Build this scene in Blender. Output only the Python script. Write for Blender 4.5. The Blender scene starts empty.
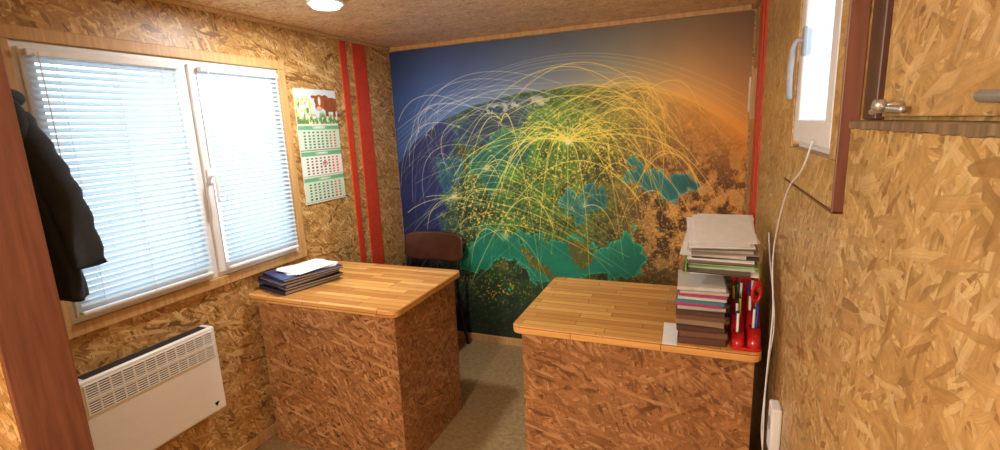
import bpy, bmesh, math, random
import numpy as np
from mathutils import Vector, Matrix, Euler
random.seed(4); rng=np.random.RandomState(7)
S=bpy.context.scene
COL=S.collection
S.view_settings.view_transform='Standard'

def s2l(c):
    return tuple(((x/255)/12.92 if x/255<=0.04045 else ((x/255+0.055)/1.055)**2.4) for x in c[:3])+(1.0,)

# ---------------------------------------------------------------- materials
def newmat(name):
    m=bpy.data.materials.new(name); m.use_nodes=True
    nt=m.node_tree; b=nt.nodes['Principled BSDF']; return m,nt,b
def plain(name,rgb,rough=.5,metal=0,noise=0.06,scale=30,coat=0):
    m,nt,b=newmat(name)
    N=nt.nodes; L=nt.links
    tc=N.new('ShaderNodeTexCoord'); n=N.new('ShaderNodeTexNoise'); n.inputs['Scale'].default_value=scale
    n.inputs['Detail'].default_value=3
    L.new(tc.outputs['Object'],n.inputs['Vector'])
    r=N.new('ShaderNodeValToRGB'); c=s2l(rgb)
    r.color_ramp.elements[0].position=.3; r.color_ramp.elements[1].position=.7
    r.color_ramp.elements[0].color=tuple(x*(1-noise*2) for x in c[:3])+(1,)
    r.color_ramp.elements[1].color=tuple(min(1,x*(1+noise)) for x in c[:3])+(1,)
    L.new(n.outputs['Fac'],r.inputs[0]); L.new(r.outputs[0],b.inputs['Base Color'])
    b.inputs['Roughness'].default_value=rough; b.inputs['Metallic'].default_value=metal
    b.inputs['Coat Weight'].default_value=coat
    return m
def osb(name,cols,rough=.38,fl=.058,fw=.0105,present=.40,bump=.14,seed=0,mixf=.88):
    m,nt,b=newmat(name); N=nt.nodes; L=nt.links
    uv=N.new('ShaderNodeUVMap')
    dn=N.new('ShaderNodeTexNoise'); dn.inputs['Scale'].default_value=26; dn.inputs['Detail'].default_value=3
    L.new(uv.outputs[0],dn.inputs['Vector'])
    vs=N.new('ShaderNodeVectorMath'); vs.operation='MULTIPLY_ADD'
    vs.inputs[1].default_value=(.010,.010,0)
    L.new(dn.outputs['Color'],vs.inputs[0]); L.new(uv.outputs[0],vs.inputs[2])
    prev=None; prevt=None
    angs=[5,62,-38,98,28,-70,140,-12]
    for i,a in enumerate(angs):
        mp=N.new('ShaderNodeMapping'); mp.vector_type='TEXTURE'
        mp.inputs['Location'].default_value=(3.1*i+seed,1.7*i+seed*.6,0)
        mp.inputs['Rotation'].default_value=(0,0,math.radians(a))
        k=.6+.8*((i*37)%10)/10
        mp.inputs['Scale'].default_value=(fl*k,fw*k,1)
        L.new(vs.outputs[0],mp.inputs['Vector'])
        v=N.new('ShaderNodeTexVoronoi'); v.voronoi_dimensions='2D'; v.inputs['Scale'].default_value=1
        v.inputs['Randomness'].default_value=1
        L.new(mp.outputs[0],v.inputs['Vector'])
        sp=N.new('ShaderNodeSeparateColor'); L.new(v.outputs['Color'],sp.inputs[0])
        r=N.new('ShaderNodeValToRGB'); e=r.color_ramp.elements
        e[0].position=0; e[0].color=s2l(cols[0]); e[1].position=1; e[1].color=s2l(cols[3])
        x=e.new(.2); x.color=s2l(cols[1]); x=e.new(.7); x.color=s2l(cols[2])
        L.new(sp.outputs[1],r.inputs[0])
        gm=N.new('ShaderNodeTexNoise'); gm.noise_dimensions='2D'; gm.inputs['Scale'].default_value=1; gm.inputs['Detail'].default_value=1
        gs=N.new('ShaderNodeVectorMath'); gs.operation='MULTIPLY'; gs.inputs[1].default_value=(1.5,7,1)
        L.new(mp.outputs[0],gs.inputs[0]); L.new(gs.outputs[0],gm.inputs['Vector'])
        ed=N.new('ShaderNodeMath'); ed.operation='MULTIPLY_ADD'; ed.inputs[1].default_value=-.30; ed.inputs[2].default_value=1.03
        L.new(v.outputs['Distance'],ed.inputs[0])
        gr=N.new('ShaderNodeMath'); gr.operation='MULTIPLY_ADD'; gr.inputs[1].default_value=.46; L.new(gm.outputs['Fac'],gr.inputs[0])
        gr.inputs[2].default_value=-.20; ad=N.new('ShaderNodeMath'); ad.operation='ADD'; L.new(ed.outputs[0],ad.inputs[0]); L.new(gr.outputs[0],ad.inputs[1])
        sc=N.new('ShaderNodeVectorMath'); sc.operation='SCALE'; L.new(r.outputs[0],sc.inputs[0]); L.new(ad.outputs[0],sc.inputs['Scale'])
        if prev is None: prev=sc.outputs[0]; prevt=sp.outputs[1]
        else:
            c=N.new('ShaderNodeMath'); c.operation='LESS_THAN'; c.inputs[1].default_value=present if i<5 else present*.55
            L.new(sp.outputs[0],c.inputs[0])
            c2=N.new('ShaderNodeMath'); c2.operation='MULTIPLY'; c2.inputs[1].default_value=mixf; L.new(c.outputs[0],c2.inputs[0])
            mx=N.new('ShaderNodeMix'); mx.data_type='RGBA'
            L.new(c2.outputs[0],mx.inputs[0]); L.new(prev,mx.inputs[6]); L.new(sc.outputs[0],mx.inputs[7]); prev=mx.outputs[2]
            mf=N.new('ShaderNodeMix'); mf.data_type='FLOAT'
            L.new(c.outputs[0],mf.inputs[0]); L.new(prevt,mf.inputs[2]); L.new(sp.outputs[1],mf.inputs[3]); prevt=mf.outputs[0]
    ln=N.new('ShaderNodeTexNoise'); ln.inputs['Scale'].default_value=5; ln.inputs['Detail'].default_value=8; ln.inputs['Roughness'].default_value=.7
    L.new(uv.outputs[0],ln.inputs['Vector'])
    mr=N.new('ShaderNodeMapRange'); mr.inputs[1].default_value=.3; mr.inputs[2].default_value=.7; mr.inputs[3].default_value=.84; mr.inputs[4].default_value=1.16
    L.new(ln.outputs['Fac'],mr.inputs[0])
    mm=N.new('ShaderNodeVectorMath'); mm.operation='SCALE'
    L.new(prev,mm.inputs[0]); L.new(mr.outputs[0],mm.inputs['Scale'])
    L.new(mm.outputs[0],b.inputs['Base Color'])
    bp=N.new('ShaderNodeBump'); bp.inputs['Strength'].default_value=bump; bp.inputs['Distance'].default_value=.003
    L.new(prevt,bp.inputs['Height']); L.new(bp.outputs[0],b.inputs['Normal'])
    b.inputs['Roughness'].default_value=rough
    return m
def butcher(name):
    m,nt,b=newmat(name); N=nt.nodes; L=nt.links
    uv=N.new('ShaderNodeUVMap'); br=N.new('ShaderNodeTexBrick')
    br.inputs['Scale'].default_value=1; br.inputs['Brick Width'].default_value=.33; br.inputs['Row Height'].default_value=.042
    br.inputs['Mortar Size'].default_value=.0014; br.inputs['Mortar Smooth'].default_value=.3
    br.offset=.37; br.squash=1.3; br.squash_frequency=3
    br.inputs['Color1'].default_value=s2l((230,176,102)); br.inputs['Color2'].default_value=s2l((188,128,64)); br.inputs['Mortar'].default_value=s2l((120,72,34))
    L.new(uv.outputs[0],br.inputs['Vector'])
    mp=N.new('ShaderNodeMapping'); mp.inputs['Scale'].default_value=(4,90,1); L.new(uv.outputs[0],mp.inputs['Vector'])
    n=N.new('ShaderNodeTexNoise'); n.inputs['Scale'].default_value=1; n.inputs['Detail'].default_value=5; L.new(mp.outputs[0],n.inputs['Vector'])
    mr=N.new('ShaderNodeMapRange'); mr.inputs[1].default_value=.3; mr.inputs[2].default_value=.7; mr.inputs[3].default_value=.82; mr.inputs[4].default_value=1.1
    L.new(n.outputs['Fac'],mr.inputs[0])
    mm=N.new('ShaderNodeVectorMath'); mm.operation='SCALE'; L.new(br.outputs[0],mm.inputs[0]); L.new(mr.outputs[0],mm.inputs['Scale'])
    L.new(mm.outputs[0],b.inputs['Base Color']); b.inputs['Roughness'].default_value=.28
    return m
def wood(name,a,c,rough=.45,sx=60,sy=4):
    m,nt,b=newmat(name); N=nt.nodes; L=nt.links
    uv=N.new('ShaderNodeUVMap'); mp=N.new('ShaderNodeMapping'); mp.inputs['Scale'].default_value=(sx,sy,1); L.new(uv.outputs[0],mp.inputs['Vector'])
    n=N.new('ShaderNodeTexNoise'); n.inputs['Scale'].default_value=1; n.inputs['Detail'].default_value=5; n.inputs['Distortion'].default_value=.6; L.new(mp.outputs[0],n.inputs['Vector'])
    r=N.new('ShaderNodeValToRGB'); r.color_ramp.elements[0].position=.3; r.color_ramp.elements[1].position=.7
    r.color_ramp.elements[0].color=s2l(a); r.color_ramp.elements[1].color=s2l(c)
    L.new(n.outputs['Fac'],r.inputs[0]); L.new(r.outputs[0],b.inputs['Base Color']); b.inputs['Roughness'].default_value=rough
    return m
def emis(name,rgb,st):
    m,nt,b=newmat(name); b.inputs['Base Color'].default_value=s2l(rgb)
    b.inputs['Emission Color'].default_value=s2l(rgb); b.inputs['Emission Strength'].default_value=st; return m
def attrmat(name,rough):
    m,nt,b=newmat(name); a=nt.nodes.new('ShaderNodeAttribute'); a.attribute_name='Col'
    nt.links.new(a.outputs['Color'],b.inputs['Base Color']); b.inputs['Roughness'].default_value=rough; return m

OSB_L=osb('osb_wall_varnished',[(116,78,36),(174,130,72),(206,162,100),(232,202,146)],seed=0)
OSB_R=osb('osb_right_varnished',[(142,104,56),(180,140,82),(200,160,98),(222,190,132)],fl=.066,fw=.0115,seed=5,present=.36,mixf=.78)
OSB_C=osb('osb_ceiling_varnished',[(186,142,102),(228,188,142),(240,206,164),(250,228,194)],fl=.046,fw=.009,seed=9)
OSB_D=osb('osb_desk_varnished',[(98,58,30),(146,98,56),(172,120,74),(202,156,106)],rough=.35,fl=.062,fw=.011,seed=13,mixf=.82)
TOP=butcher('glued_pine_top')
TRIM=wood('light_wood_trim',(184,142,90),(210,170,116))
JAMB=wood('reddish_brown_board',(104,60,40),(130,80,56))
DARKW=wood('dark_wood_post',(66,38,24),(94,56,36))
GREYW=wood('raw_plank_edge',(98,78,54),(146,120,84),.8)
RED=plain('red_paint',(208,70,42),.5)
WHITE=plain('white_pvc',(232,234,236),.35,noise=.02)
HEAT=plain('white_enamel',(236,236,232),.35,noise=.01)
BLACK=plain('black_cloth',(20,20,24),.85,noise=.2,scale=60)
DARK=plain('dark_slot',(40,38,36),.7)
METAL=plain('brushed_metal',(205,205,203),.35,.85)
BLKM=plain('black_tube_metal',(22,20,20),.35,.3)
BROWNP=plain('brown_lacquer_plywood',(74,42,30),.22,noise=.15,scale=8,coat=.5)
PAPER=plain('paper',(236,236,232),.7,noise=.03)
PAGES=plain('page_edges',(190,176,154),.8,noise=.2,scale=200)
REDP=plain('red_plastic',(196,26,32),.25,coat=.4)
GREYP=plain('grey_vent',(158,158,158),.5)

# floor
m,nt,b=newmat('linoleum_floor'); N=nt.nodes;L=nt.links
uv=N.new('ShaderNodeUVMap'); n1=N.new('ShaderNodeTexNoise'); n1.inputs['Scale'].default_value=38; n1.inputs['Detail'].default_value=8; n1.inputs['Roughness'].default_value=.75
L.new(uv.outputs[0],n1.inputs['Vector']); r=N.new('ShaderNodeValToRGB'); r.color_ramp.elements[0].position=.35;r.color_ramp.elements[1].position=.65
r.color_ramp.elements[0].color=s2l((130,108,74)); r.color_ramp.elements[1].color=s2l((176,150,108)); L.new(n1.outputs['Fac'],r.inputs[0]); L.new(r.outputs[0],b.inputs['Base Color']); b.inputs['Roughness'].default_value=.5
FLOOR=m
# glass
m,nt,b=newmat('window_glass'); N=nt.nodes;L=nt.links; N.remove(b)
tr=N.new('ShaderNodeBsdfTransparent'); tr.inputs[0].default_value=(.93,.97,1,1); gl=N.new('ShaderNodeBsdfGlossy'); gl.inputs['Roughness'].default_value=.02
mx=N.new('ShaderNodeMixShader'); mx.inputs[0].default_value=.07; L.new(tr.outputs[0],mx.inputs[1]);L.new(gl.outputs[0],mx.inputs[2]);L.new(mx.outputs[0],N['Material Output'].inputs[0]); GLASS=m
# slats
m,nt,b=newmat('blind_slat'); N=nt.nodes;L=nt.links
b.inputs['Base Color'].default_value=(.60,.70,.76,1); b.inputs['Roughness'].default_value=.4
tl=N.new('ShaderNodeBsdfTranslucent'); tl.inputs[0].default_value=(.55,.7,.78,1); mx=N.new('ShaderNodeMixShader'); mx.inputs[0].default_value=.28
L.new(b.outputs[0],mx.inputs[1]);L.new(tl.outputs[0],mx.inputs[2]);L.new(mx.outputs[0],N['Material Output'].inputs[0]); SLAT=m

# ---------------------------------------------------------------- builder
class B:
    def __init__(s,name,uvoff=(0,0)): s.name=name; s.bm=bmesh.new(); s.mats=[]; s.off=uvoff; s.smooth=set()
    def mi(s,m):
        if m not in s.mats: s.mats.append(m)
        return s.mats.index(m)
    def merge(s,t,mat,M=None,smooth=False):
        i=s.mi(mat)
        if M is not None: t.transform(M)
        bmesh.ops.recalc_face_normals(t,faces=t.faces[:])
        for f in t.faces: f.material_index=i; f.smooth=smooth
        me=bpy.data.meshes.new('t'); t.to_mesh(me); t.free(); s.bm.from_mesh(me); bpy.data.meshes.remove(me); return s
    def box(s,c,size,mat,rz=0,bev=0,M=None,seg=2):
        t=bmesh.new(); bmesh.ops.create_cube(t,size=1)
        bmesh.ops.scale(t,vec=size,verts=t.verts[:])
        if bev: bmesh.ops.bevel(t,geom=t.edges[:],offset=bev,segments=seg,affect='EDGES',profile=.5)
        T=Matrix.Translation(c)@Matrix.Rotation(rz,4,'Z')
        if M is not None: T=M@T
        return s.merge(t,mat,T)
    def b2(s,x0,x1,y0,y1,z0,z1,mat,bev=0):
        return s.box(((x0+x1)/2,(y0+y1)/2,(z0+z1)/2),(x1-x0,y1-y0,z1-z0),mat,bev=bev)
    def cyl(s,p0,p1,r,mat,r2=None,seg=24,smooth=True):
        p0=Vector(p0);p1=Vector(p1); d=p1-p0
        t=bmesh.new(); bmesh.ops.create_cone(t,cap_ends=True,segments=seg,radius1=r,radius2=r if r2 is None else r2,depth=d.length)
        M=Matrix.Translation((p0+p1)/2)@d.to_track_quat('Z','Y').to_matrix().to_4x4()
        s.merge(t,mat,M)
        if smooth:
            for f in s.bm.faces[-(seg+2):]:
                if len(f.verts)==4: f.smooth=True
        return s
    def tube(s,pts,r,mat,seg=10,closed=False,sm=6):
        P=[Vector(p) for p in pts]
        if sm>1 and len(P)>2:
            Q=[];n=len(P)
            rg=range(n if closed else n-1)
            for i in rg:
                g=lambda k:P[k%n] if closed else P[max(0,min(n-1,k))]
                a,b_,c,d=g(i-1),g(i),g(i+1),g(i+2)
                for k in range(sm):
                    u=k/sm; Q.append(.5*((2*b_)+(c-a)*u+(2*a-5*b_+4*c-d)*u*u+(-a+3*b_-3*c+d)*u**3))
            if not closed: Q.append(P[-1])
            P=Q
        t=bmesh.new(); rings=[]; n=len(P); up=None
        rr=r if callable(r) else (lambda u:r)
        for i,p in enumerate(P):
            if closed: tg=(P[(i+1)%n]-P[i-1])
            else: tg=P[min(i+1,n-1)]-P[max(i-1,0)]
            tg.normalize()
            if up is None: up=tg.orthogonal().normalized()
            up=(up-tg*up.dot(tg)).normalized(); w=tg.cross(up)
            q=rr(i/(n-1)); rings.append([t.verts.new(p+(up*math.cos(a)+w*math.sin(a))*q) for a in [2*math.pi*k/seg for k in range(seg)]])
        for i in range(n if closed else n-1):
            A=rings[i];C=rings[(i+1)%n]
            for k in range(seg): t.faces.new((A[k],A[(k+1)%seg],C[(k+1)%seg],C[k]))
        if not closed: t.faces.new(rings[0]); t.faces.new(rings[-1][::-1])
        return s.merge(t,mat,smooth=True)
    def prism(s,pts,vec,mat,bev=0,M=None):
        t=bmesh.new(); vs=[t.verts.new(p) for p in pts]; f=t.faces.new(vs)
        r=bmesh.ops.extrude_face_region(t,geom=[f]); nv=[e for e in r['geom'] if isinstance(e,bmesh.types.BMVert)]
        bmesh.ops.translate(t,vec=vec,verts=nv)
        if bev:
            bmesh.ops.recalc_face_normals(t,faces=t.faces[:])
            ed=[e for e in t.edges if len(e.link_faces)==2 and abs(e.link_faces[0].normal.dot(e.link_faces[1].normal))<.3 and any(abs(fc.normal.dot(Vector(vec).normalized()))>.9 for fc in e.link_faces)]
            bmesh.ops.bevel(t,geom=ed,offset=bev,segments=3,affect='EDGES',profile=.5)
        return s.merge(t,mat,M)
    def grid(s,fn,nu,nv,mat,smooth=True,closeu=False):
        t=bmesh.new(); V=[[t.verts.new(fn(i/nu,j/nv)) for j in range(nv+1)] for i in range(nu if closeu else nu+1)]
        for i in range(nu):
            for j in range(nv):
                a=V[i];c=V[(i+1)%nu] if closeu else V[i+1]
                t.faces.new((a[j],c[j],c[j+1],a[j+1]))
        return s.merge(t,mat,smooth=smooth)
    def done(s,parent=None,solid=0):
        uvl=s.bm.loops.layers.uv.new('UVMap')
        s.bm.normal_update()
        for f in s.bm.faces:
            n=f.normal; ax=max(range(3),key=lambda k:abs(n[k]))
            for l in f.loops:
                c=l.vert.co
                u,v=((c.y,c.z),(c.x,c.z),(c.x,c.y))[ax]
                l[uvl].uv=(u+s.off[0]+ax*3.3,v+s.off[1]+ax*1.7)
        me=bpy.data.meshes.new(s.name); s.bm.to_mesh(me); s.bm.free()
        for m in s.mats: me.materials.append(m)
        o=bpy.data.objects.new(s.name,me); COL.objects.link(o)
        if solid:
            md=o.modifiers.new('th','SOLIDIFY'); md.thickness=solid; md.offset=0
        if parent: o.parent=parent
        return o

XL,XR,YB,YF,H=-2.14,.27,3.2,-1.8,2.22
# ---------------------------------------------------------------- shell
B('floor').b2(XL-.1,XR+.1,YF-.1,YB+.1,-.1,0,FLOOR).done()
B('ceiling').b2(XL-.1,XR+.1,YF-.1,YB+.1,H,H+.1,OSB_C).done()
B('wall_back').b2(XL-.1,XR+.1,YB,YB+.1,0,H,OSB_L).done()
B('wall_front').b2(XL-.1,XR+.1,YF-.1,YF,0,H,OSB_L).done()
WY0,WY1,WZ0,WZ1=.975,2.11,.965,1.975
w=B('wall_left')
for a in ((YF,WY0,0,H),(WY1,YB,0,H),(WY0,WY1,0,WZ0),(WY0,WY1,WZ1,H)): w.b2(XL-.1,XL,a[0],a[1],a[2],a[3],OSB_L)
w.done()
VY0,VY1,VZ0,VZ1=1.15,1.60,1.53,2.04
w=B('wall_right')
for a in ((YF,VY0,0,H),(VY1,YB,0,H),(VY0,VY1,0,VZ0),(VY0,VY1,VZ1,H)): w.b2(XR,XR+.1,a[0],a[1],a[2],a[3],OSB_R)
w.done()
B('wall_partition').b2(XL,-1.72,.63,.75,0,H,OSB_L).done()
B('trim_door_jamb').b2(-1.72,-1.70,.615,.765,0,H,JAMB,bev=.003).done()
# trims
B('trim_ceiling_left').b2(XL,XL+.022,.76,YB,H-.022,H,TRIM,bev=.004).done()
B('trim_ceiling_back').b2(XL+.025,XR-.025,YB-.025,YB,H-.03,H,TRIM,bev=.004).done()
B('trim_ceiling_right').b2(XR-.022,XR,1.08,YB,H-.022,H,TRIM,bev=.004).done()
B('baseboard_left').b2(XL,XL+.015,.76,YB,0,.06,TRIM,bev=.003).done()
B('baseboard_back').b2(XL+.017,XR-.017,YB-.015,YB,0,.06,TRIM,bev=.003).done()
B('baseboard_right').b2(XR-.015,XR,1.08,YB,0,.06,TRIM,bev=.003).done()
# red stripes
B('trim_red_stripe').b2(XL,XL+.008,2.775,2.91,.06,H-.022,RED).b2(XL,XL+.008,2.65,2.705,.06,H-.022,RED).done()
B('trim_red_stripe').b2(XR-.008,XR,2.775,2.91,.06,H-.022,RED).b2(XR-.008,XR,2.65,2.705,.06,H-.022,RED).done()

# ---------------------------------------------------------------- left window
w=B('window_1')
xf0,xf1=XL-.075,XL+.012
MY=1.578
def frame(w,x0,x1,y0,y1,z0,z1,t,mat,bev=.004):
    w.b2(x0,x1,y0,y1,z0,z0+t,mat,bev); w.b2(x0,x1,y0,y1,z1-t,z1,mat,bev)
    w.b2(x0,x1,y0,y0+t,z0+t*.9,z1-t*.9,mat,bev); w.b2(x0,x1,y1-t,y1,z0+t*.9,z1-t*.9,mat,bev)
frame(w,xf0,XL+.004,WY0,WY1,WZ0,WZ1,.028,WHITE)
w.b2(xf0,XL+.004,MY-.022,MY+.022,WZ0+.02,WZ1-.02,WHITE,.004)
frame(w,xf0+.01,XL+.016,WY0+.02,MY-.014,WZ0+.02,WZ1-.02,.042,WHITE)
frame(w,xf0+.01,XL+.016,MY+.014,WY1-.02,WZ0+.02,WZ1-.02,.042,WHITE)
w.b2(XL-.045,XL-.04,WY0+.05,MY-.05,WZ0+.05,WZ1-.05,GLASS)
w.b2(XL-.045,XL-.04,MY+.05,WY1-.05,WZ0+.05,WZ1-.05,GLASS)
# handle
hz=1.45; hy=MY+.036
w.b2(XL+.016,XL+.024,hy-.014,hy+.014,hz-.035,hz+.035,WHITE,.004)
w.tube([(XL+.02,hy,hz),(XL+.05,hy,hz),(XL+.056,hy,hz-.02),(XL+.055,hy,hz-.12)],.007,WHITE)
w.done()
c=B('trim_window_left'); t=.045
c.b2(XL,XL+.02,WY0-t,WY1+t,WZ1,WZ1+t,TRIM,.003).b2(XL,XL+.02,WY0-t,WY1+t,WZ0-t,WZ0,TRIM,.003)
c.b2(XL,XL+.02,WY0-t,WY0,WZ0,WZ1,TRIM,.003).b2(XL,XL+.02,WY1,WY1+t,WZ0,WZ1,TRIM,.003).done()
def blind(y0,y1,name):
    o=B(name); xc=XL+.031
    zt=WZ1-.03; zb=WZ0+.03
    o.b2(xc-.014,xc+.014,y0,y1,zt-.022,zt,WHITE,.003)
    o.b2(xc-.012,xc+.012,y0,y1,zb,zb+.014,WHITE,.004)
    z=zt-.036; ang=math.radians(44)
    while z>zb+.026:
        def fn(u,v,z=z):
            sx=(u-.5)*.025; arch=.0018*(1-(2*u-1)**2)
            return (xc+sx*math.cos(ang)+arch*math.sin(ang), y0+.002+(y1-y0-.004)*v, z-sx*math.sin(ang)+arch*math.cos(ang))
        o.grid(fn,4,1,SLAT)
        z-=.0235
    for yy in (y0+.08,(y0+y1)/2,y1-.08):
        for dx in (-.0115,.0115): o.b2(xc+dx-.0006,xc+dx+.0006,yy-.0008,yy+.0008,zb+.01,zt-.02,WHITE)
    o.tube([(xc+.02,y0+.03,zt-.01),(xc+.022,y0+.031,zt-.3),(xc+.02,y0+.03,zt-.62)],.002,WHITE,seg=6)
    return o.done()
blind(WY0+.028,MY-.036,'window_blind'); blind(MY+.055,WY1-.03,'window_blind')

# ---------------------------------------------------------------- right window
w=B('window_2')
frame(w,XR-.01,XR+.075,VY0,VY1,VZ0,VZ1,.03,WHITE)
frame(w,XR-.028,XR+.03,VY0+.012,VY1-.015,VZ0+.015,VZ1-.015,.06,WHITE,.006)
w.b2(XR+.0,XR+.005,VY0+.07,VY1-.07,VZ0+.07,VZ1-.07,GLASS)
for k in range(6):
    y=VY0+.09+k*(VY1-VY0-.18)/5
    w.cyl((XR+.06,y,VZ0+.03),(XR+.06,y,VZ1-.03),.005,GREYP,seg=8)
hy=VY1-.10; hz=1.80
w.b2(XR-.036,XR-.028,hy-.015,hy+.015,hz-.035,hz+.035,GREYP,.004)
w.tube([(XR-.03,hy,hz),(XR-.046,hy+.005,hz+.002),(XR-.054,hy+.01,hz-.02),(XR-.056,hy+.02,hz-.08),(XR-.052,hy+.03,hz-.14)],.007,GREYP)
w.done()
c=B('trim_window_right',(.5,.3)); t=.06
c.b2(XR-.03,XR,VY0-t,VY1+t,VZ1,VZ1+t,TRIM,.003).b2(XR-.03,XR,VY0-t,VY1+t,VZ0-.095,VZ0,OSB_R,.003)
c.b2(XR-.03,XR,VY0-t,VY0,VZ0,VZ1,OSB_R,.003).b2(XR-.03,XR,VY1,VY1+t,VZ0,VZ1,OSB_R,.003)
c.b2(XR-.032,XR-.0005,VY0-t-.006,VY0-t,VZ0-.1,VZ1+t,JAMB,.002).b2(XR-.032,XR-.0005,VY0-t-.006,VY1+t,VZ0-.1,VZ0-.095,JAMB,.001).done()

# ---------------------------------------------------------------- desks
def rrect(x0,x1,y0,y1,z,r,n=6):
    P=[]
    for cx,cy,a0 in ((x1-r,y1-r,0),(x0+r,y1-r,90),(x0+r,y0+r,180),(x1-r,y0+r,270)):
        for k in range(n+1):
            a=math.radians(a0+90*k/n); P.append((cx+r*math.cos(a),cy+r*math.sin(a),z))
    return P
def desk(x0,x1,y0,y1,off,ins_l,ins_r):
    d=B('office_desk',off); zt=.84; th=.034
    d.prism(rrect(x0,x1,y0,y1,zt-th,.035),(0,0,th),TOP,bev=.006)
    a=ins_l; e=ins_r; f=.03; p=.018; zb=zt-th-.0005
    d.b2(x0+a,x1-e,y0+f,y0+f+p,0,zb,OSB_D,.0015)
    d.b2(x0+a,x0+a+p,y0+f+p,y1-.04,0,zb,OSB_D,.0015)
    d.b2(x1-e-p,x1-e,y0+f+p,y1-.04,0,zb,OSB_D,.0015)
    d.b2(x0+a+p,x1-e-p,y0+f+p,y1-.2,.1,.118,OSB_D)
    d.b2(x0+a+p,x1-e-p,y0+f+p,y0+f+p+.03,zb-.05,zb,TRIM)
    return d.done()
desk(-2.115,-1.215,1.70,2.36,(0,0),.045,.03)
desk(-.675,.222,1.71,2.375,(1.3,.7),.035,.02)

# ---------------------------------------------------------------- chair
c=B('office_chair'); cx=-1.81; 
for sx in (-1,1):
    X=cx+sx*.2
    c.tube([(X+sx*.02,3.13,0),(X,3.05,.43),(X,3.07,.62),(X,3.125,.84)],.0125,BLKM)
    c.tube([(X+sx*.01,2.68,0),(X,2.71,.43)],.0125,BLKM)
    c.tube([(X,2.70,.43),(X,3.05,.43)],.011,BLKM)
    c.cyl((X+sx*.01,2.68,0),(X+sx*.01,2.68,.012),.017,DARK)
c.tube([(cx-.2,2.71,.43),(cx+.2,2.71,.43)],.011,BLKM); c.tube([(cx-.2,3.05,.43),(cx+.2,3.05,.43)],.011,BLKM)
c.prism(rrect(cx-.215,cx+.215,2.66,3.06,.441,.06),(0,0,.022),BROWNP,bev=.006)
def bk(u,v):
    a=(u-.5)*2; hh=(.215/2)*(1-abs(a)**6*.35)
    x=cx+a*.245; z=.768+(v-.5)*2*hh
    return (x,3.09-.03*(a*a)+.05*(z-.66)/.2*.6, z)
t=B('backrest'); t.grid(bk,28,12,BROWNP); bo=t.done(solid=.012)
co=c.done(); bo.parent=co

# ---------------------------------------------------------------- heater
h=B('wall_convector_heater'); hx0,hx1=XL+.03,XL+.105; y0,y1,z0,z1=.905,1.452,.375,.782
h.box(((hx0+hx1)/2,(y0+y1)/2,(z0+z1)/2),(hx1-hx0,y1-y0,z1-z0),HEAT,bev=.010,seg=3)
gx=hx1
h.b2(gx-.001,gx+.0006,y0+.02,y1-.02,z1-.135,z1-.02,GREYP)
for k in range(13):
    z=z1-.135+k*.115/12; h.b2(gx-.001,gx+.004,y0+.015,y1-.015,z-.0026,z+.0026,HEAT,.001)
for k in range(12):
    z=z1-.135+(k+.5)*.115/12; h.b2(gx+.0004,gx+.0012,y0+.022,y1-.022,z-.0018,z+.0018,DARK)
h.b2(gx-.001,gx+.005,y0+.015,y1-.015,z1-.083,z1-.073,HEAT,.001)
ny=12
for k in range(ny+1):
    y=y0+.02+k*(y1-y0-.04)/ny; h.b2(gx-.001,gx+.0038,y-.003,y+.003,z1-.135,z1-.02,HEAT)
h.prism([(gx+.0005,y1-.06,z0+.05),(gx+.0005,y1-.035,z0+.05),(gx+.0005,y1-.05,z0+.03)],(.001,0,0),BLACK)
h.b2(XL,hx0,y0+.1,y0+.13,z0+.05,z1-.05,METAL); h.b2(XL,hx0,y1-.13,y1-.1,z0+.05,z1-.05,METAL)
h.b2(hx0+.012,hx1-.012,y0+.03,y1-.03,z1-.001,z1+.001,DARK)
h.done()

# ---------------------------------------------------------------- jacket
j=B('hanging_jacket')
def body(u,v):
    a=2*math.pi*u; z=1.80-.63*v
    wl=np.interp(v,[0,.06,.15,.4,1],[.03,.07,.10,.12,.13]); wr=np.interp(v,[0,.06,.15,.4,.8,1],[.03,.07,.11,.15,.20,.22])
    dp=np.interp(v,[0,.08,.2,1],[.02,.05,.065,.07])
    cx=-1.985; ww=wr if math.cos(a)>0 else wl
    fold=1+.14*math.sin(7*a+2*v)*min(1,v*2)+.07*math.sin(13*a-3*v)*v
    x=cx+ww*math.cos(a)*(1+.03*math.sin(9*v+3*a))
    y=.845+dp*math.sin(a)*fold*.95+.004*math.sin(20*v+x*30)
    return (max(x,XL+.012),max(y,.762),z+.03*math.cos(a+2.6)*v*v)
j.grid(body,72,40,BLACK,closeu=True)
j.tube([(-1.94,.85,1.70),(-1.865,.875,1.56),(-1.80,.885,1.42),(-1.745,.88,1.25)],lambda u:.054-.014*u+.004*math.sin(u*38),BLACK,seg=16)
j.tube([(-2.04,.85,1.78),(-1.99,.90,1.77),(-1.94,.85,1.78)],.022,BLACK,seg=10)
j.tube([(-1.985,.75,1.83),(-1.985,.80,1.82),(-1.985,.83,1.825),(-1.985,.84,1.85)],.005,METAL,seg=8)
j.cyl((-1.985,.7505,1.83),(-1.985,.757,1.83),.02,METAL)
j.done(solid=.003)

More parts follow.
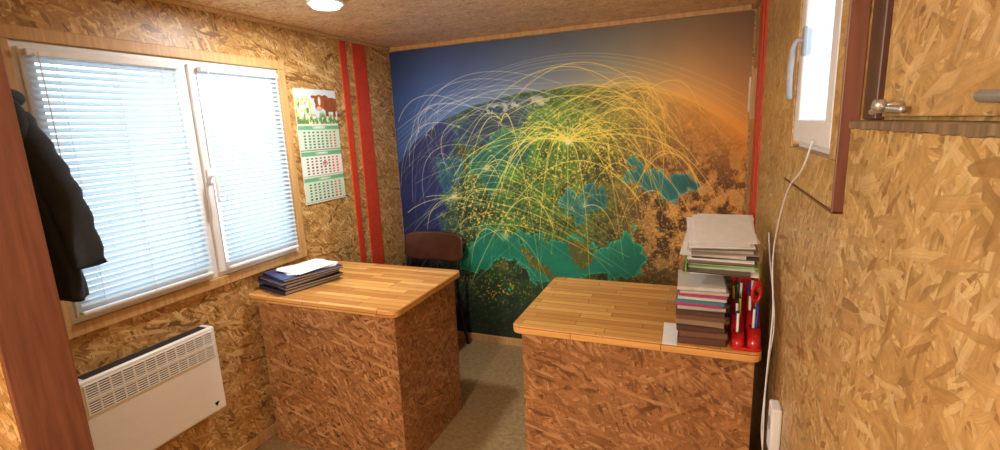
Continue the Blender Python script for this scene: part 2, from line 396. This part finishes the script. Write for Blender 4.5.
# ---------------------------------------------------------------- painted flat things (colour attribute on fine mesh)
def noise(x,y,sc,seed,oc=4,rough=.5):
    r=np.random.RandomState(seed); out=0;amp=1;tot=0
    for o in range(oc):
        g=r.rand(256,256); X=x*sc;Y=y*sc; xi=np.floor(X).astype(int);yi=np.floor(Y).astype(int); fx=X-xi;fy=Y-yi
        fx=fx*fx*(3-2*fx);fy=fy*fy*(3-2*fy); a=g[xi%256,yi%256];b_=g[(xi+1)%256,yi%256];c_=g[xi%256,(yi+1)%256];d=g[(xi+1)%256,(yi+1)%256]
        out=out+amp*((a*(1-fx)+b_*fx)*(1-fy)+(c_*(1-fx)+d*fx)*fy); tot+=amp; amp*=rough; sc*=2.03
    return out/tot
def inpoly(x,y,P):
    r=np.zeros(x.shape,bool); n=len(P)
    for i in range(n):
        x1,y1=P[i];x2,y2=P[(i+1)%n]
        if y1==y2: continue
        c=((y1>y)!=(y2>y))&(x<(x2-x1)*(y-y1)/(y2-y1)+x1); r^=c
    return r
def blur(a,n=1):
    for _ in range(n):
        a=(np.roll(a,1,0)+2*a+np.roll(a,-1,0))/4; a=(np.roll(a,1,1)+2*a+np.roll(a,-1,1))/4
    return a
def lin(c): 
    c=np.clip(c,0,255)/255; return np.where(c<=.04045,c/12.92,((c+.055)/1.055)**2.4)
def painted(name,origin,du,dv,nu,nv,img,mat,thick=None):
    U,V=np.meshgrid(np.linspace(0,1,nu),np.linspace(0,1,nv),indexing='ij')
    co=np.array(origin)[None,None]+U[...,None]*np.array(du)+V[...,None]*np.array(dv)
    me=bpy.data.meshes.new(name); n=nu*nv; me.vertices.add(n); me.vertices.foreach_set('co',co.reshape(-1))
    I=np.arange(n).reshape(nu,nv); q=np.stack([I[:-1,:-1],I[1:,:-1],I[1:,1:],I[:-1,1:]],-1).reshape(-1)
    nf=(nu-1)*(nv-1); me.loops.add(nf*4); me.polygons.add(nf); me.loops.foreach_set('vertex_index',q.astype(np.int32))
    me.polygons.foreach_set('loop_start',np.arange(0,nf*4,4,dtype=np.int32)); me.polygons.foreach_set('loop_total',np.full(nf,4,dtype=np.int32))
    me.update(calc_edges=True); me.validate()
    ca=me.color_attributes.new('Col','FLOAT_COLOR','POINT'); c=np.ones((n,4)); c[:,:3]=lin(img).reshape(-1,3); ca.data.foreach_set('color',c.reshape(-1).astype(np.float32))
    me.materials.append(mat); o=bpy.data.objects.new(name,me); COL.objects.link(o); return o

# artwork design sheet for the mural: a sheet of (a,b) drafting coordinates mapped on the print by a homography
f=488.
Xc=np.array([.9273,.0348,-.3727]);Yc=np.array([.3717,-.1988,.9069]);Dc=np.array([.0424,.9795,.1971])
def to_sheet(x,z,y=YB):
    p=[x*Xc[k]+y*Yc[k]-(z-1.62)*Dc[k] for k in range(3)]
    return 500+f*p[0]/p[2],225+f*p[1]/p[2]
def from_sheet(a,b_):
    d=np.array([a-500,b_-225,f]); s=YB/(d@Yc); return (d@Xc)*s,1.62-(d@Dc)*s
NX,NZ=1000,830; mx0,mx1,mz0,mz1=XL+.004,XR-.01,.062,H-.031
GX,GZ=np.meshgrid(np.linspace(mx0,mx1,NX),np.linspace(mz0,mz1,NZ),indexing='ij')
A,Bq=to_sheet(GX,GZ)
n1=noise(A,Bq,.03,1,6,.58); n2=noise(A,Bq,.08,2,6,.7); n3=noise(A,Bq,.55,3,3,.7); n4=noise(A,Bq,.02,4,3)
def lerp(a,b_,t): t=np.clip(t,0,1)[...,None]; return a*(1-t)+b_*t
C=lambda *c: np.array(c,float)[None,None]
def ramp(x,pts):
    return np.stack([np.interp(x,[p[0] for p in pts],[p[1][k] for p in pts]) for k in range(3)],-1)
limb=np.interp(A,[388,398,415,440,475,520,580,640,690,730,765],[190,165,142,122,105,93,86,88,100,122,150])
sky=ramp(A,[(388,(46,72,124)),(450,(68,94,142)),(540,(106,122,144)),(620,(142,142,136)),(700,(164,140,112)),(760,(150,118,90))])
sky=sky*(0.68+.44*np.clip((Bq-10)/90,0,1))[...,None]*(.93+.14*n1)[...,None]
dl=limb-Bq
glowc=ramp(A,[(388,(70,104,164)),(480,(120,150,180)),(600,(196,188,142)),(680,(252,196,96)),(760,(248,160,62))])
sky=lerp(sky,glowc,np.exp(-np.clip(dl,0,200)/np.interp(A,[388,560,700,760],[9,14,38,46]))*np.interp(A,[388,560,680,760],[.4,.5,.95,.9]))
# ground
land=ramp(A,[(388,(36,46,78)),(440,(42,68,70)),(490,(46,92,50)),(560,(60,98,40)),(620,(104,100,50)),(680,(176,126,70)),(757,(196,134,72))])
land=land*(-.05+2.0*n2)[...,None]
land=lerp(land,C(28,42,34),(Bq-190)/150*np.interp(A,[388,600,760],[1,.7,.2]))
rock=np.clip((A-615)/40,0,1)*np.clip(1.2-np.abs(Bq-210)/100,0,1)
land=lerp(land,C(48,30,20),(n2>.53).astype(float)*rock*.8); land=lerp(land,C(234,180,112),(n2<.45).astype(float)*rock*.75)
dA=(n1-.5)*50+(n2-.5)*38; dB=(noise(A,Bq,.03,11,6,.58)-.5)*44+(noise(A,Bq,.09,12,6,.66)-.5)*34
wa,wb=A+dA,Bq+dB
sm=np.zeros(A.shape)
def addsea(P,col,soft=1):
    global land
    mk=blur(inpoly(wa,wb,P).astype(float),soft)
    edge=blur(mk,14)
    cc=np.array(col)[None,None]*(.74+.45*(1-np.abs(edge-.5)*2)[...,None])*(.7+.6*n1)[...,None]
    land=lerp(land,cc,mk); sm[:]=np.maximum(sm,mk)
addsea([(380,130),(410,138),(440,122),(462,128),(452,150),(440,178),(452,205),(440,232),(380,250)],(36,52,116))
addsea([(462,120),(480,108),(520,100),(545,104),(530,122),(500,135),(470,142)],(36,64,100))
addsea([(478,148),(508,136),(530,140),(520,165),(500,188),(484,178)],(30,110,98))
addsea([(440,160),(462,158),(468,178),(446,190)],(38,96,124))
addsea([(470,234),(492,224),(515,236),(545,242),(575,236),(604,242),(640,230),(640,262),(622,276),(596,270),(570,286),(536,286),(520,262),(502,256),(486,274),(464,270)],(32,158,130))
addsea([(570,186),(598,188),(602,210),(584,220),(570,208)],(40,130,132))
addsea([(628,156),(650,162),(690,188),(684,202),(656,192),(634,174)],(46,140,146))
addsea([(380,262),(430,255),(455,300),(470,345),(380,345)],(24,32,60))
addsea([(536,292),(560,286),(566,292),(545,300)],(30,90,84))
for P in ([(520,246),(528,250),(546,268),(556,280),(548,280),(532,266)],[(566,240),(588,242),(592,262),(582,272),(572,262)],[(500,262),(506,262),(507,272),(500,272)]):
    mk=blur(inpoly(A+(n2-.5)*16,Bq+(n1-.5)*16,P).astype(float),1); land=lerp(land,C(84,92,42),mk); sm*=1-mk
mk=blur(((noise(A,Bq,.22,21,4)>.61)&(np.abs(Bq-limb-10)<5)&(A>450)&(A<550)).astype(float),1); land=lerp(land,C(190,206,220),mk*.7)
# city lights
den=np.exp(-(((A-500)/45)**2+((Bq-230)/30)**2))+1.2*np.exp(-(((A-570)/80)**2+((Bq-150)/45)**2))+.9*np.exp(-(((A-470)/28)**2+((Bq-190)/22)**2))+.7*np.exp(-(((A-660)/60)**2+((Bq-240)/45)**2))+.8*np.exp(-(((A-500)/28)**2+((Bq-290)/14)**2))+.2
lt=np.clip((n3-.60)*8,0,1)*np.clip(den,0,1.2)*(1-sm*.9)
land=lerp(land,C(250,212,96),lt*.85)
haze=np.exp(-np.clip(-dl,0,300)/28)*np.interp(A,[388,560,680,760],[.12,.15,.8,.9]); land=lerp(land,glowc*.97,haze)
halo=np.exp(-(((A-575)/70)**2+((Bq-130)/36)**2)); land=land+halo[...,None]*np.array([20,30,2.])
img=lerp(land,sky,blur((dl>0).astype(float),2))
img=img*(np.clip(.78+(A-388)/170,.78,1))[...,None]*(np.clip(1.05-(Bq-250)/300,.7,1))[...,None]
# flight arcs
buf=np.zeros((NX,NZ)); bufw=np.zeros((NX,NZ))
def arc(p0,pc,p1,inten,which=0,n=1300):
    t=np.linspace(0,1,n); w0=from_sheet(*p0);w1=from_sheet(*pc);w2=from_sheet(*p1)
    x=(1-t)**2*w0[0]+2*t*(1-t)*w1[0]+t*t*w2[0]; z=(1-t)**2*w0[1]+2*t*(1-t)*w1[1]+t*t*w2[1]
    i=(x-mx0)/(mx1-mx0)*(NX-1); k=(z-mz0)/(mz1-mz0)*(NZ-1)
    ln=math.hypot(np.ptp(i),np.ptp(k))+1; a=inten*ln*1.25/n
    i0=np.floor(i).astype(int);k0=np.floor(k).astype(int); fi=i-i0;fk=k-k0
    for di,dk,wt in ((0,0,(1-fi)*(1-fk)),(1,0,fi*(1-fk)),(0,1,(1-fi)*fk),(1,1,fi*fk)):
        ii=i0+di;kk=k0+dk; ok=(ii>=0)&(ii<NX)&(kk>=0)&(kk<NZ); np.add.at(bufw if which else buf,(ii[ok],kk[ok]),(wt*a)[ok])
R=random.Random(3)
towns=[(568,142),(486,168),(505,236),(455,196),(584,205),(640,200),(610,150),(540,130),(520,190),(700,190),(680,240),(560,240),(470,285),(615,245),(530,290),(430,170),(660,130),(500,120)]
for i in range(120):
    p0=towns[0] if i%4==0 else R.choice(towns); p1=R.choice(towns)
    if p0==p1: continue
    p0=(p0[0]+R.uniform(-3,3),p0[1]+R.uniform(-3,3)); p1=(p1[0]+R.uniform(-22,22),p1[1]+R.uniform(-15,15))
    d=math.hypot(p1[0]-p0[0],p1[1]-p0[1]); up=R.uniform(.35,1.0)*d+R.uniform(5,30)
    arc(p0,((p0[0]+p1[0])/2+R.uniform(-15,15),(p0[1]+p1[1])/2-up),p1,R.choice([.3,.4,.5,1.1]))
for i in range(48):
    an=2*math.pi*i/48; d=R.uniform(90,175); tx=568+math.cos(an)*d; ty=150+abs(math.sin(an))*d*.85
    arc((568,142),(568+math.cos(an)*d*.75,142-R.uniform(5,60)),(tx,ty),R.choice([.3,.4,1.1]))
for i in range(26):
    x1=R.uniform(640,752); arc((R.uniform(500,590),R.uniform(100,170)),(R.uniform(610,700),R.uniform(10,70)),(x1,R.uniform(110,230)),R.choice([.4,.55,1.1]))
for i in range(20):
    arc((R.uniform(394,420),R.uniform(110,230)),(R.uniform(400,500),R.uniform(30,90)),(R.uniform(500,600),R.uniform(80,150)),R.choice([.3,.5,1.0]),1)
for i in range(14):
    arc((R.uniform(396,470),R.uniform(170,240)),(R.uniform(395,430),R.uniform(50,120)),(R.uniform(440,540),R.uniform(95,190)),R.choice([.3,.4,.95]),1)
for i in range(20):
    arc((R.uniform(400,480),R.uniform(180,280)),(R.uniform(430,520),R.uniform(120,200)),(R.uniform(520,640),R.uniform(200,290)),R.uniform(.3,.9))
for k in range(5):
    arc((398,150-k*5),(560,-10-k*4+k*k),(752,140-k*10),.5,1)
buf=buf*.7+blur(buf,1)*.5+.10*blur(buf,6); bufw=bufw*.6+blur(bufw,1)*.5+.12*blur(bufw,5)
acol=ramp(A,[(388,(206,218,150)),(560,(250,236,120)),(650,(254,222,110)),(760,(255,208,124))])
img=lerp(img,acol,np.clip(buf*.8,0,.92)); img=lerp(img,C(225,228,215),np.clip(bufw*.7,0,.8))
for (hx,hy),am in (((568,142),.8),((486,168),.4),((505,236),.5),((455,196),.5),((584,205),.4)):
    g=np.exp(-(((A-hx)**2+(Bq-hy)**2)/16.)); img=lerp(img,C(255,250,190),g*am)
gy_=img.mean(-1,keepdims=True); img=gy_+(img-gy_)*1.14
img=img*1.04
MUR=attrmat('mural_print',.6)
painted('world_map_mural',(mx0,YB-.003,mz0),(mx1-mx0,0,0),(0,0,mz1-mz0),NX,NZ,img,MUR)

# calendar
nu,nv=120,236; cy0,cy1,cz0,cz1=2.215,2.56,1.215,1.885
U,V=np.meshgrid(np.linspace(0,1,nu),np.linspace(0,1,nv),indexing='ij'); Vt=1-V
im=np.ones((nu,nv,3))*np.array([226,232,226])
pn=noise(U*20,Vt*20,.4,31,4); pn2=noise(U*20,Vt*20,1.6,32,3)
pic=Vt<.30
sky_=np.array([214,228,236])*np.ones_like(im); pc=lerp(sky_,C(96,140,64),(Vt-.20+(pn-.5)*.1)/.05)
cow=(((U-.86)/.26)**2+((Vt-.13)/.065)**2<1)|(((U-.58)/.13)**2+((Vt-.10)/.055)**2<1)|(((U-.55)/.09)**2+((Vt-.15)/.035)**2<1)|(((U-.44)/.07)**2+((Vt-.065)/.014)**2<1)|(((U-.72)/.07)**2+((Vt-.06)/.014)**2<1)|((np.abs(U-.74)<.035)&(Vt>.12)&(Vt<.24))|((np.abs(U-.93)<.035)&(Vt>.12)&(Vt<.24))
pc=np.where(cow[...,None],np.array([150,84,46])*(.7+.6*pn)[...,None],pc)
pc=np.where((((U-.57)/.03)**2+((Vt-.10)/.04)**2<1)[...,None],np.array([240,232,224]),pc)
pc=np.where((((U-.55)/.065)**2+((Vt-.165)/.018)**2<1)[...,None],np.array([226,186,170]),pc)
pc=lerp(pc,C(246,226,90),((pn2>.6)&(U<.36)&(Vt>.08)).astype(float)); pc=lerp(pc,C(110,150,70),((pn2<.40)&(U<.30)&(Vt>.1)).astype(float)); pc=lerp(pc,C(250,250,245),((pn2>.62)&(Vt>.23)).astype(float)*.8)
im=np.where(pic[...,None],pc,im)
for k in range(3):
    t0=.315+k*.228; t1=t0+.212
    bl=(Vt>t0)&(Vt<t1); im=np.where(bl[...,None],np.array([206,232,212] if k!=1 else [240,240,236]),im)
    hd=(Vt>t0)&(Vt<t0+.036); im=np.where(hd[...,None],np.array([110,184,140]),im)
    tx=(Vt>t0+.008)&(Vt<t0+.026)&(np.abs(U-.5)<.16)&(np.sin(U*190)>-.3); im=np.where(tx[...,None],np.array([235,245,235]),im)
    gx_=(U-.08)/.84*8; gy=(Vt-t0-.048)/(.158)*6
    dg=bl&(gy>0)&(gy<6)&(gx_>0)&(gx_<8)&((gx_%1)>.25)&((gx_%1)<.75)&((gy%1)>.25)&((gy%1)<.75)
    im=np.where(dg[...,None],np.where((gx_>6)[...,None],np.array([200,60,50]),np.array([84,90,94])),im)
    if k==1:
        rb=bl&(np.abs(gx_-4.5)<.55)&(np.abs(gy-2.5)<.55)&~((np.abs(gx_-4.5)<.38)&(np.abs(gy-2.5)<.38)); im=np.where(rb[...,None],np.array([210,30,40]),im)
    gap=(Vt>=t1)&(Vt<t1+.006); im=np.where(gap[...,None],np.array([120,130,120]),im)
cal=painted('wall_calendar',(XL+.006,cy0,cz0),(0,cy1-cy0,0),(0,0,cz1-cz0),nu,nv,im,attrmat('calendar_print',.5))
bk_=B('backing').b2(XL+.0005,XL+.005,cy0,cy1,cz0,cz1,PAPER); bk_.cyl((XL+.0005,(cy0+cy1)/2,cz1+.01),(XL+.008,(cy0+cy1)/2,cz1+.01),.006,METAL); bo=bk_.done(); bo.parent=cal

# ---------------------------------------------------------------- things on desks
def cmat(rgb,i): return plain('cover_%d'%i,rgb,.4)
def book(o,cx,cy,z,w,d,h,rz,cov,spine_front=True,P=None):
    M=Matrix.Translation((cx,cy,z))@Matrix.Rotation(rz,4,'Z'); t=min(.003,h*.2)
    if P is not None: M=P@M
    o.box((0,0,t/2),(w,d,t),cov,M=M); o.box((0,0,h-t/2),(w,d,t),cov,M=M)
    o.box((0,.002,h/2),(w-.008,d-.012,h-2*t),PAGES,M=M)
    if spine_front: o.box((0,-d/2+.002,h/2),(w,.004,h),cov,M=M,bev=.001)
    else: o.box((-w/2+.002,0,h/2),(.004,d,h),cov,M=M,bev=.001)
ZT=.8405
fs=B('folder_stack'); z=ZT
for i,(rgb,h) in enumerate([((30,36,66),.020),((22,24,34),.014),((36,50,100),.018),((26,28,38),.014),((40,54,108),.014)]):
    book(fs,-1.965+[0,.015,.0,.01,.02][i],1.925+[0,.01,.0,-.01,.01][i],z,.24,.33,h,[-.24,-.30,-.20,-.30,-.36][i],cmat(rgb,100+i),i%2==0); z+=h
for i in range(5):
    fs.box((-1.95+.006*i,1.965-.004*i,z+.001+.0022*i),(.19,.25,.002),PAPER,rz=-.5+.09*i)
fs.done()

cols=[(96,66,56),(120,84,66),(86,58,52),(150,128,104),(70,60,70),(196,188,176),(180,60,120),(60,130,150),(206,206,200),(110,80,60)]
bs=B('book_stack'); z=ZT; RR=random.Random(5)
plan=[(.026,0),(.022,1),(.02,2),(.022,3),(.018,9),(.016,2),(.012,5),(.014,6),(.012,7),(.010,8),(.010,6),(.010,5),(.012,8)]
for i,(h,ci) in enumerate(plan):
    book(bs,.026+RR.uniform(-.006,.006),1.83+RR.uniform(-.006,.008),z,.155,.205,h,RR.uniform(-.06,.06),cmat(cols[ci],i)); z+=h+.0004
zbs=z
bs.done()
mg=B('magazine_pile'); z=ZT
mc=[(200,196,186),(120,110,100),(90,150,60),(214,210,204),(150,140,130),(226,224,218),(100,120,90)]
i=0
while z<1.09:
    h=RR.choice([.006,.009,.012,.016]); rz=RR.uniform(-.03,.03)
    book(mg,.105+RR.uniform(-.005,.003),2.125+RR.uniform(-.004,.01),z,.205,.285,h,rz,cmat(mc[i%7],200+i),RR.random()<.5); z+=h+.0004;i+=1
mg.done()
# loose stack of journals resting on both piles, sloping forward
lj=B('loose_journals')
sl=math.radians(10); P=Matrix.Translation((.085,1.765,zbs+.033))@Matrix.Rotation(sl,4,'X')
zz=0; g=cmat((120,200,70),300)
lst=[(.005,PAPER),(.006,cmat((110,100,88),310)),(.005,PAPER),(.004,g),(.006,cmat((236,232,222),301)),(.004,cmat((120,108,92),302)),(.007,PAPER),(.004,cmat((96,88,78),303)),(.006,cmat((240,238,230),304)),(.004,cmat((150,140,124),306)),(.005,cmat((210,206,196),305)),(.003,cmat((120,110,96),307)),(.006,PAPER)]
for k,(h,mt) in enumerate(lst):
    book(lj,RR.uniform(-.018,.014),.16+k*.006+RR.uniform(-.014,.014),zz,.215,.30,h,RR.uniform(-.13,.09),mt,k%3==0,P=P); zz+=h+.0006
for k in range(4):
    lj.box((.008+RR.uniform(-.012,.012),.25+RR.uniform(-.02,.02),zz+.001+k*.0018),(.205,.29,.0014),PAPER,rz=RR.uniform(-.16,.10),M=P)
lj.box((-.113,.15,.016),(.003,.28,.036),g,M=P)
lj.done()
B('paper_sheet').box((-.075,1.80,ZT+.0008),(.05,.2,.0012),PAPER,rz=.03).box((-.072,1.795,ZT+.002),(.045,.17,.0008),PAPER,rz=-.05).done()

og=B('desk_organizer')
og.prism(rrect(.124,.2195,1.72,1.93,ZT,.018),(0,0,.012),REDP,bev=.003)
og.prism([(.13,1.925,ZT+.012),(.218,1.925,ZT+.012),(.218,1.925,1.04),(.205,1.925,1.065),(.15,1.925,1.065),(.13,1.925,1.04)],(0,.004,0),REDP)
def cup(x,y,r,h):
    z0=ZT+.012
    def fo(u,v):
        a=2*math.pi*u
        if v<.5: return (x+r*math.cos(a),y+r*math.sin(a),z0+h*v*2)
        return (x+(r-.003)*math.cos(a),y+(r-.003)*math.sin(a),z0+h*(2-2*v)+.001)
    og.grid(fo,24,2,REDP,closeu=True)
cup(.147,1.745,.021,.05); cup(.195,1.746,.022,.07); cup(.148,1.795,.022,.09); cup(.195,1.80,.0235,.11); cup(.15,1.855,.025,.13); cup(.196,1.86,.022,.15)
pens=[(.147,1.745,.12,(30,60,150)),(.152,1.795,.16,(200,200,60)),(.142,1.795,.17,(20,20,20)),(.155,1.85,.20,(230,230,230)),(.144,1.865,.195,(30,120,60)),(.197,1.75,.14,(20,20,20)),(.19,1.74,.15,(220,220,226)),(.2,1.74,.16,(30,60,160)),(.15,1.855,.21,(20,20,24)),(.198,1.855,.215,(230,230,235)),(.14,1.85,.19,(180,180,60)),(.148,1.785,.15,(225,225,225)),(.19,1.865,.2,(24,50,140)),(.186,1.80,.17,(230,230,235)),(.143,1.74,.13,(240,240,240))]
for i,(x,y,h,rgb) in enumerate(pens):
    M=cmat(rgb,400+i); dx=RR.uniform(-.010,.006); dy=RR.uniform(-.012,.012)
    og.cyl((x,y,ZT+.014),(x+dx,y+dy,ZT+h),.0042,M,seg=10); og.cyl((x+dx,y+dy,ZT+h),(x+dx*1.1,y+dy*1.1,ZT+h+.010),.0042,DARK,r2=.002,seg=10)
og.prism([(.199,1.796,ZT+.02),(.199,1.804,ZT+.02),(.199,1.812,ZT+.16),(.199,1.796,ZT+.16)],(.002,0,0),METAL)
og.prism([(.2025,1.796,ZT+.02),(.2025,1.804,ZT+.02),(.2025,1.802,ZT+.16),(.2025,1.786,ZT+.16)],(.002,0,0),METAL)
for s_ in (-1,1):
    cxx=.201+s_*.0035
    og.tube([(cxx+.013*math.cos(a),1.80+s_*.022+.008*math.cos(a),ZT+.19+.03*math.sin(a)) for a in [2*math.pi*k/10 for k in range(10)]],.0048,REDP,closed=True,sm=3,seg=8)
og.done()

# wall box, socket, cable
B('wall_thermostat').b2(XR-.03,XR-.0005,2.93,3.03,1.60,1.86,TRIM,.004).b2(XR-.034,XR-.03,2.945,3.015,1.64,1.82,PAPER,.001).done()
so=B('wall_socket').b2(XR-.03,XR-.0005,1.58,1.65,.56,.72,WHITE,.006)
so.cyl((XR-.031,1.615,.655),(XR-.028,1.615,.655),.022,GREYP); so.done()
cb=B('power_cable')
cb.tube([(XR-.036,1.28,1.56),(XR-.042,1.34,1.49),(.230,1.52,1.42),(.236,1.70,1.28),(.24,1.78,1.14),(.240,1.70,1.0),(.232,1.67,.85),(.230,1.67,.7),(.236,1.67,.4),(.235,1.66,.1),(.237,1.64,.01)],.0022,WHITE,seg=8)
cb.tube([(.248,1.98,1.2),(.247,1.90,1.12),(.248,1.72,.97),(.236,1.68,.84),(.228,1.68,.6),(.238,1.66,.45),(.229,1.68,.2),(.231,1.66,.01)],.0022,WHITE,seg=8)
cb.done()

# ---------------------------------------------------------------- built in cabinet at right
k=B('built_in_cabinet',(.3,.2))
k.b2(.246,XR-.0005,-.3,1.04,0,1.592,OSB_R,.002)
def jg(y): return .0008*math.sin(y*90)+.0006*math.sin(y*217+1)+.0006*math.sin(y*37)
def rag(u,v):
    y=-.302+1.346*u; j=jg(y); i=int(round(v*4))
    return [(.2458,y,1.591+j),(.244,y,1.592+j),(.244,y,1.603+j*.6),(.246,y,1.6045),(XR-.001,y,1.605)][i]
k.grid(rag,200,4,GREYW,smooth=False)
k.b2(.258,XR-.0005,-.3,.93,1.61,H-.001,OSB_R,.002)
k.b2(.256,XR-.0005,.955,1.02,1.606,H-.001,DARKW,.002)
k.cyl((.258,.58,1.628),(.235,.58,1.628),.006,METAL); k.cyl((.258,.58,1.628),(.254,.58,1.628),.013,METAL)
k.tube([(.236,.58,1.628),(.232,.57,1.629),(.232,.47,1.626)],.0055,METAL)
k.cyl((.256,.84,1.626),(.232,.84,1.626),.005,METAL); k.cyl((.234,.84,1.626),(.222,.84,1.628),.009,METAL,r2=.007)
k.tube([(.245,.80,1.620),(.238,.84,1.622),(.243,.92,1.618)],.005,METAL)
k.done()

# ---------------------------------------------------------------- ceiling lamp, plus an added fill lamp
LAMP=emis('lamp_diffuser',(255,250,240),6)
def lamp(x,y,r,e,size,col=(1,.96,.90),drop=.04,kind='AREA'):
    o=B('ceiling_or_fill_lamp').cyl((x,y,H),(x,y,H-.02),r+.01,WHITE,seg=48).cyl((x,y,H-.02),(x,y,H-.034),r,LAMP,r2=r*.85,seg=48).done()
    l=bpy.data.lights.new('bulb_or_fill',kind); l.energy=e; l.color=col
    if kind=='AREA': l.shape='DISK'; l.size=size
    else: l.shadow_soft_size=size
    lo=bpy.data.objects.new('bulb_or_fill',l); lo.location=(x,y,H-drop); COL.objects.link(lo); lo.parent=o
lamp(-1.6,1.92,.072,18,.14)
lamp(-.9,-.9,.16,112,.12,drop=.5,kind='POINT')  # added fill lamp, unseen behind the camera; hung low to brighten the ceiling

W=bpy.data.worlds.new('sky'); S.world=W; W.use_nodes=True
bg=W.node_tree.nodes['Background']; bg.inputs[0].default_value=(.76,.89,1,1); bg.inputs[1].default_value=3.6

# ---------------------------------------------------------------- camera
cam=bpy.data.cameras.new('camera'); cam.sensor_width=36; cam.lens=36*.488; cam.clip_start=.02
co=bpy.data.objects.new('camera',cam); COL.objects.link(co)
r_=Vector((.9273,.3717,-.0424)).normalized(); fw=Vector((-.3727,.9069,-.1971)); fw=(fw-r_*fw.dot(r_)).normalized(); up=r_.cross(fw)
M=Matrix((r_,up,-fw)).transposed().to_4x4(); M.translation=(0,0,1.62); co.matrix_world=M
S.camera=co
